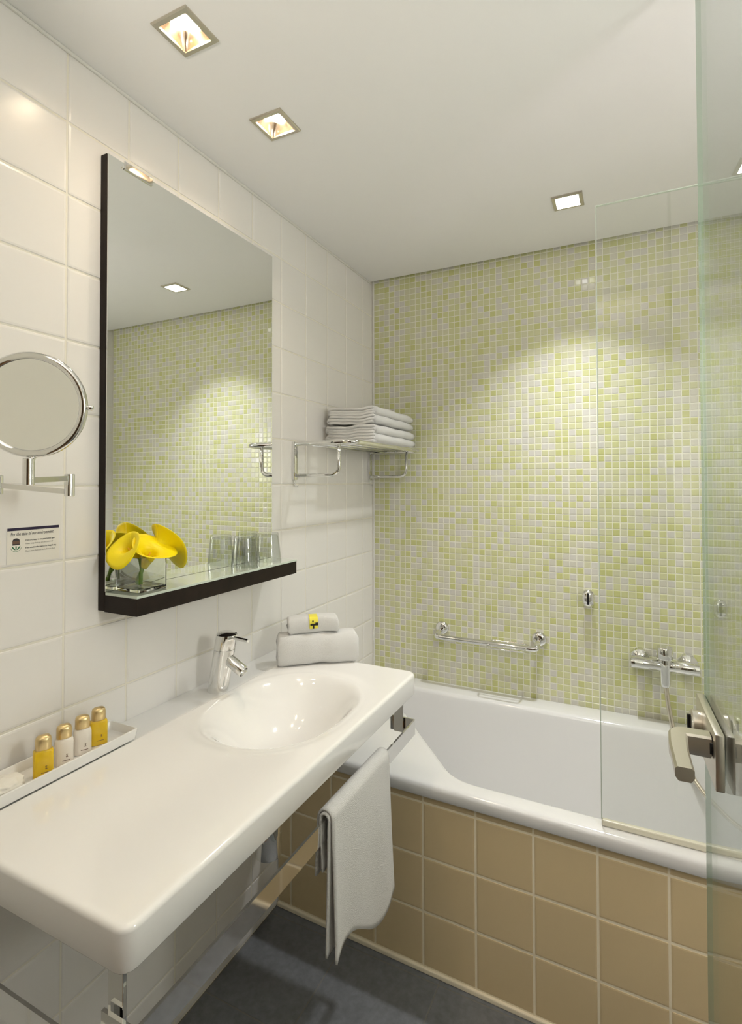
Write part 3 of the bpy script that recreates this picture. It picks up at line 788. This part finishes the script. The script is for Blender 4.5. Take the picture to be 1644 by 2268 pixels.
folded('hand_towel', .242, .080, .088, 1, M['towel'], 'thick white folded hand towel lying on the basin corner', 'towel', (mid.x, mid.y, .8312), fd, seed=4)
ut = folded('face_cloth', .152, .060, .048, 1, M['towel'], 'small white rolled face cloth with yellow label on the hand towel', 'towel', (mid.x-.012, mid.y-.006, .9215), fd, seed=8)
def lab(lo, hi): return box(lo, hi)
# wrap-around label on the front face
bm = bmesh.new(); prv = None; pts = []
for k in range(9):
    a = math.radians(95 - k*14); c, s = math.cos(a), math.sin(a)
    pts.append((-(math.copysign(abs(c)**.4, c)*.030+.0028), .024+math.copysign(abs(s)**.8, s)*.025+.0012))
for y, z in pts:
    r_ = [bm.verts.new((x, y, z)) for x in (-.013, .012)]
    if prv: bm.faces.new((prv[0], prv[1], r_[1], r_[0]))
    prv = r_
o = obj('label', bm, M['label_yellow'], ut); o.modifiers.new('t', 'SOLIDIFY').thickness = .0004
yl = -.0335
for lo, hi in (((-.011, yl-.0012, .0255), (.012, yl+.003, .0305)), ((-.003, yl-.0012, .0160), (.001, yl+.003, .0270)), ((.004, yl-.0012, .0285), (.012, yl+.003, .0340)), ((-.005, yl-.0012, .0365), (-.001, yl+.003, .0400))):
    obj('label_mark', box(lo, hi, .0006), M['label_black'], ut)

# rack on the left wall
rk = thing('towel_rack', 'chrome wall towel rack with two looped brackets', 'towel rack', (.0, -.343, 1.39))
for y in (-.643, -.044):
    at(obj('wall_bracket', box((.0006, y-.010, 1.383), (.012, y+.010, 1.517), .003), M['chrome'], auto=40), rk)
    at(obj('bracket_loop', tube(fillet([(.008, y, 1.3985), (.182, y, 1.4005), (.182, y, 1.507)], .034, 8), .0068, 14), M['chrome'], smooth=True), rk)
    at(obj('hook', tube(fillet([(.004, y, 1.386), (.006, y, 1.366), (.016, y, 1.358), (.020, y, 1.368)], .008, 5), .0022, 8), M['chrome'], smooth=True), rk)
at(obj('rack_frame', tube(fillet([(.008, -.643, 1.509), (.245, -.650, 1.509), (.245, -.036, 1.509), (.008, -.044, 1.509)], .045, 8), .0082, 14), M['chrome'], smooth=True), rk)
for k, x in enumerate((.035, .085, .135, .185)):
    at(obj('rack_bar', tube([(x, -.645, 1.509), (x, -.041, 1.509)], .0042, 10), M['chrome'], smooth=True), rk)
# folded bath towels
def bath_towel(x0, x1, y0, y1, z0, h, label, seed):
    """thick folded towel: a rounded body whose folds point to the room, thin wavy cloth edges at the end"""
    t = thing('bath_towel', label, 'towel', ((x0+x1)/2, (y0+y1)/2, z0), group='folded bath towels on the rack')
    rnd = random.Random(seed); W, D = (x1-x0), (y1-y0)
    wave = lambda x, p: .0030*math.sin(x*34+p)+.0014*math.sin(x*80+2*p)
    ph = rnd.uniform(0, 6)
    def slab(xa, xb, ya, yb, zc, hh, nose, jit):
        bm = bmesh.new(); pr_ = []; r = hh/2
        for k in range(16): pr_.append((xa+(xb-xa)*k/15, r))
        for k in range(1, 8): a = math.radians(90-22.5*k); pr_.append((xb+math.cos(a)*nose, math.sin(a)*r))
        for k in range(16): pr_.append((xb+(xa-xb)*k/15, -r))
        for k in range(1, 8): a = math.radians(-90-22.5*k); pr_.append((xa+math.cos(a)*nose*.9, math.sin(a)*r))
        rings = []; ny = 14
        for i in range(ny+1):
            y = ya+(yb-ya)*i/ny; e = min(i, ny-i)/ny
            sc_ = 1-.22*max(0, 1-e/.06)**2
            rings.append([bm.verts.new((x+.0015*math.sin(y*40+jit), y+.0012*math.sin(x*60+jit), zc+z*sc_+wave(x, ph)*(1 if y < 0 else 1-.6*y/(D/2))+.0008*math.sin(y*33+jit))) for x, z in pr_])
        N = len(pr_)
        for A, B in zip(rings, rings[1:]):
            for k in range(N): bm.faces.new((A[k], A[(k+1) % N], B[(k+1) % N], B[k]))
        bm.faces.new(rings[0][::-1]); bm.faces.new(rings[-1]); return bm
    n = 2; hh = h/n
    for q in range(n):
        zc = hh*(q+.5)
        obj('fold', slab(-W/2+hh*.45, W/2-hh*.5, -D/2+.010, D/2, zc, hh*1.02, hh*.5, rnd.random()*6), M['towel'], t, smooth=True)
        for j in range(3):
            hj_ = hh/3
            obj('cloth_edge', slab(-W/2+hh*(.4+.3*rnd.random()), W/2-hh*(.42+.1*rnd.random()), -D/2-.004*rnd.random(), -D/2+.05, hh*q+hj_*(j+.5), hj_*1.03, hj_*.6, rnd.random()*6), M['towel'], t, smooth=True)
    return t
bath_towel(.016, .232, -.460, -.068, 1.5205, .064, 'white folded bath towel, lower one of the pair on the rack', 2)
bath_towel(.020, .228, -.456, -.074, 1.5905, .062, 'white folded bath towel lying on top of the other on the rack', 5)

# hand towel hanging over the rail
hg = thing('hanging_towel', 'off white hand towel hanging over the chrome rail', 'towel', (.505, -1.13, .37))
def hang(y0, y1, xo_f, xo_b, zf, zb, rtop, seed, flare=0.0, th=.0042):
    """sheet draped over the rail: back edge height zb, front edge height zf(u)"""
    bm = bmesh.new(); nu, nb, na, nf = 26, 10, 8, 26; G = []; rnd = random.Random(seed); ph = [rnd.uniform(0, 6) for _ in range(4)]
    xc = .499; zt_ = .705
    for i in range(nu+1):
        u = i/nu; y = y0+(y1-y0)*u; col = []
        zfu = zf(u); zbu = zb(u)
        for k in range(nb+1):
            v = k/nb; z = zbu+(zt_-zbu)*v
            col.append((xc-xo_b-.006*(1-v)*math.sin(u*7+ph[0]), y, z))
        for k in range(1, na):
            a = math.pi*(1-k/na); col.append((xc+(xo_f-xo_b)/2*1+math.cos(a)*(xo_f+xo_b)/2, y, zt_+math.sin(a)*rtop))
        for k in range(nf+1):
            v = k/nf; z = zt_+(zfu-zt_)*v
            wob = (.006*math.sin(u*6.5+ph[1])+.0025*math.sin(u*15+ph[2]))*v
            col.append((xc+xo_f+flare*v+wob, y+.010*v*(u-.5)*2*.4+.012*v*v*(u-.2), z))
        G.append([bm.verts.new(p) for p in col])
    for i in range(nu):
        for k in range(len(G[0])-1): bm.faces.new((G[i][k], G[i+1][k], G[i+1][k+1], G[i][k+1]))
    return bm
def cloth(name, bm, m, th):
    o = obj(name, bm, m, smooth=True); s = o.modifiers.new('thickness', 'SOLIDIFY'); s.thickness = th; s.offset = 0
    at(o, hg); return o
sm = lambda t: t*t*(3-2*t)
zf1 = lambda u: .434 - .058*sm(min(1, max(0, (u-.25)/.45))) + .02*math.sin(u*9)*.35
cloth('outer_layer', hang(-1.268, -.992, .0165, .016, zf1, lambda u: .585, .017, 3, .012), M['towel2'], .0040)
cloth('inner_layer', hang(-1.272, -1.00, .0105, .010, lambda u: .442-.045*sm(min(1, max(0, (u-.3)/.4))), lambda u: .60, .011, 6, .004), M['towel2'], .0040)

# ================================================================== fittings on the mosaic wall
gb = thing('grab_bar', 'chrome bathtub grab bar with wire soap dish', 'grab bar', (.53, 0, .72))
gp = fillet([(.3275, -.012, .752), (.3275, -.070, .742), (.3275, -.078, .735), (.727, -.078, .735), (.727, -.070, .745), (.727, -.012, .756)], [0, .02, .03, .03, .02, 0], 6)
at(obj('bar', tube(gp, .0112, 16), M['chrome'], smooth=True), gb)
for x, z in ((.3275, .753), (.727, .756)):
    at(obj('rosette', lathe([(0, 0), (.029, 0), (.030, .003), (.028, .010), (.020, .016), (.011, .018), (0, .018)], 36, mtx=to_axis((x, .0, z), (0, -1, 0))), M['chrome'], auto=40), gb)
dish = fillet([(.545, -.035, .738), (.690, -.035, .738), (.690, -.128, .733), (.545, -.128, .733)], .02, 6, closed=True)
so = at(obj('soap_dish', tube(dish, .0032, 10, closed=True), M['chrome'], smooth=True), gb)
for y in (-.054, -.104):
    w = obj('dish_wire', tube([(.546, y, .7355), (.689, y, .7355)], .0018, 8), M['chrome'], so, smooth=True); w.matrix_parent_inverse = Matrix.Identity(4)
# bath mixer
mxr = thing('bath_mixer', 'chrome wall bath mixer with cylindrical arms and central knob', 'tap', (1.155, 0, .735))
for x in (1.08, 1.23):
    at(obj('rosette', lathe([(0, 0), (.033, 0), (.0335, .004), (.030, .016), (.018, .024), (.013, .026), (.013, .050), (0, .050)], 36, mtx=to_axis((x, 0, .737), (0, -1, 0))), M['chrome'], auto=40), mxr)
at(obj('cross_body', lathe([(0, 0), (.0195, 0), (.021, .0015), (.021, .070), (.019, .073), (.019, .137), (.021, .140), (.021, .2085), (.0195, .210), (0, .210)], 32, mtx=to_axis((1.05, -.061, .733), (1, 0, 0))), M['chrome'], auto=35), mxr)
at(obj('knob', lathe([(.016, -.004), (.0255, .0), (.0265, .003), (.0265, .036), (.024, .040), (0, .042)], 36, mtx=to_axis((1.156, -.063, .760), (0, -.06, 1))), M['chrome'], auto=35), mxr)
at(obj('neck', lathe([(.0, .028), (.020, .026), (.0225, .010), (.0185, -.016), (.0175, -.060), (.0145, -.070), (0, -.070)], 32, mtx=Matrix.Translation((1.157, -.063, .733))), M['chrome'], auto=50), mxr)
hs = fillet([(1.159, -.063, .664), (1.163, -.066, .615), (1.176, -.085, .535), (1.200, -.125, .455), (1.245, -.17, .385), (1.33, -.22, .325), (1.45, -.27, .29), (1.55, -.33, .262)], .04, 6)
hp = []
for a, b in zip(hs, hs[1:]):
    k = max(1, int((b-a).length/.0025)); hp += [a.lerp(b, i/k) for i in range(k)]
hose = tag(obj('shower_hose', tube(hp, [.0072+.0006*(i % 2) for i in range(len(hp))], 12), M['hose'], smooth=True), 'ribbed metal shower hose hanging from the bath mixer', 'hose')
hd = thing('shower_holder', 'small chrome hand shower holder fixed on the mosaic', 'shower holder', (.908, 0, .94))
at(obj('wall_base', lathe([(0, 0), (.022, 0), (.0225, .004), (.016, .014), (.013, .03), (0, .03)], 32, mtx=to_axis((.908, 0, .941), (0, -1, 0))), M['chrome'], auto=40), hd)
bm = lathe([(0, -.030), (.008, -.029), (.017, -.024), (.0215, -.014), (.0225, 0), (.0215, .014), (.017, .024), (.008, .029), (0, .030)], 32, mtx=Matrix.Translation((.909, -.034, .940)) @ Matrix.Diagonal((1, .8, 1.1, 1)))
at(obj('cradle', bm, M['chrome'], smooth=True), hd)
at(obj('slot', box((.906, -.0535, .918), (.9125, -.046, .962), .002), M['black']), hd)

# ================================================================== glass door
DB = math.radians(-2.4)
Dd = V(math.sin(DB), math.cos(DB), 0); Dn = V(math.cos(DB), -math.sin(DB), 0)   # along the door (away), normal (to the right)
Ed = V(1.1666, -1.1103, 0)
dr = thing('door_1', 'frameless glass door standing open beside the bathtub', 'door', (Ed.x, Ed.y, FZ+.008)); dr['kind'] = 'structure'
# local frame: x = towards the hinge, y = out of the left face, z up
DM = Matrix(((-Dd.x, -Dn.x, 0, Ed.x), (-Dd.y, -Dn.y, 0, Ed.y), (0, 0, 1, 0), (0, 0, 0, 1)))
def dpart(name, bm, m, auto=None, smooth=False, parent=dr):
    bmesh.ops.transform(bm, matrix=DM, verts=bm.verts[:])
    o = obj(name, bm, m, auto=auto, smooth=smooth)
    if parent is dr: at(o, dr)
    else: o.parent = parent; o.matrix_parent_inverse = Matrix.Identity(4) if parent.matrix_parent_inverse else Matrix.Identity(4); 
    return o
DWID = .885
dpart('door_glass', box((.0008, -.004, FZ+.008), (DWID, .004, 2.255)), M['door_pane'])
dpart('glass_edge', box((0, -.004, FZ+.008), (.0007, .004, 2.255)), M['pane_edge'])
for z in (.35, 1.95): dpart('hinge', box((DWID-.07, -.013, z-.05), (DWID+.03, .013, z+.05), .002), M['steel'])
for s in (1, -1):
    y0, y1 = (.0042, .0165) if s > 0 else (-.0165, -.0042)
    dpart('lock_plate', box((.002, y0, .930), (.170, y1, 1.012), .0022, 2), M['steel'], auto=40)
    def yy(a): return s*a
    # lever: neck then arm towards the hinge
    path = fillet([(.140, yy(.018), .984), (.140, yy(.060), .984), (.190, yy(.064), .981), (.250, yy(.064), .978)], [0, .012, .01, 0], 6)
    n_ = len(path)
    bm = bmesh.new(); rings = []
    for i, p in enumerate(path):
        a = path[max(0, i-1)]; b = path[min(n_-1, i+1)]; t = (b-a); t.z = 0; t.normalize(); sd = Vector((-t.y, t.x, 0))
        f = i/(n_-1); hw, hh = .0135-.002*f, .016-.0065*f
        top = p.z+.016
        ring = []
        for x_, z_ in ((-hw, 0), (-hw+.003, .0), (hw-.003, 0), (hw, -.003), (hw, -2*hh+.006), (hw-.004, -2*hh), (-hw+.004, -2*hh), (-hw, -2*hh+.006), (-hw, -.003)):
            if (x_, z_) == (-hw, 0): continue
            ring.append(bm.verts.new(p + sd*x_ + Vector((0, 0, 0.016+z_))))
        rings.append(ring)
    for A, B in zip(rings, rings[1:]):
        for k in range(len(A)): bm.faces.new((A[k], A[(k+1) % len(A)], B[(k+1) % len(A)], B[k]))
    bm.faces.new(rings[0][::-1]); bm.faces.new(rings[-1])
    dpart('door_handle', bm, M['steel'], auto=35)
    dpart('handle_collar', cyl((.140, yy(.0165), .984), (0, s, 0), .016, .004, .0006), M['black'])
    dpart('turn_knob', lathe([(0, 0), (.021, 0), (.0215, .002), (.0215, .012), (.019, .0145), (0, .0145)], 32, mtx=to_axis((.047, yy(.0165), .976), (0, s, 0))), M['steel'], auto=40)
    dpart('knob_insert', box((.0445, min(yy(.031), yy(.036)), .962), (.0495, max(yy(.031), yy(.036)), .990), .001), M['black'])
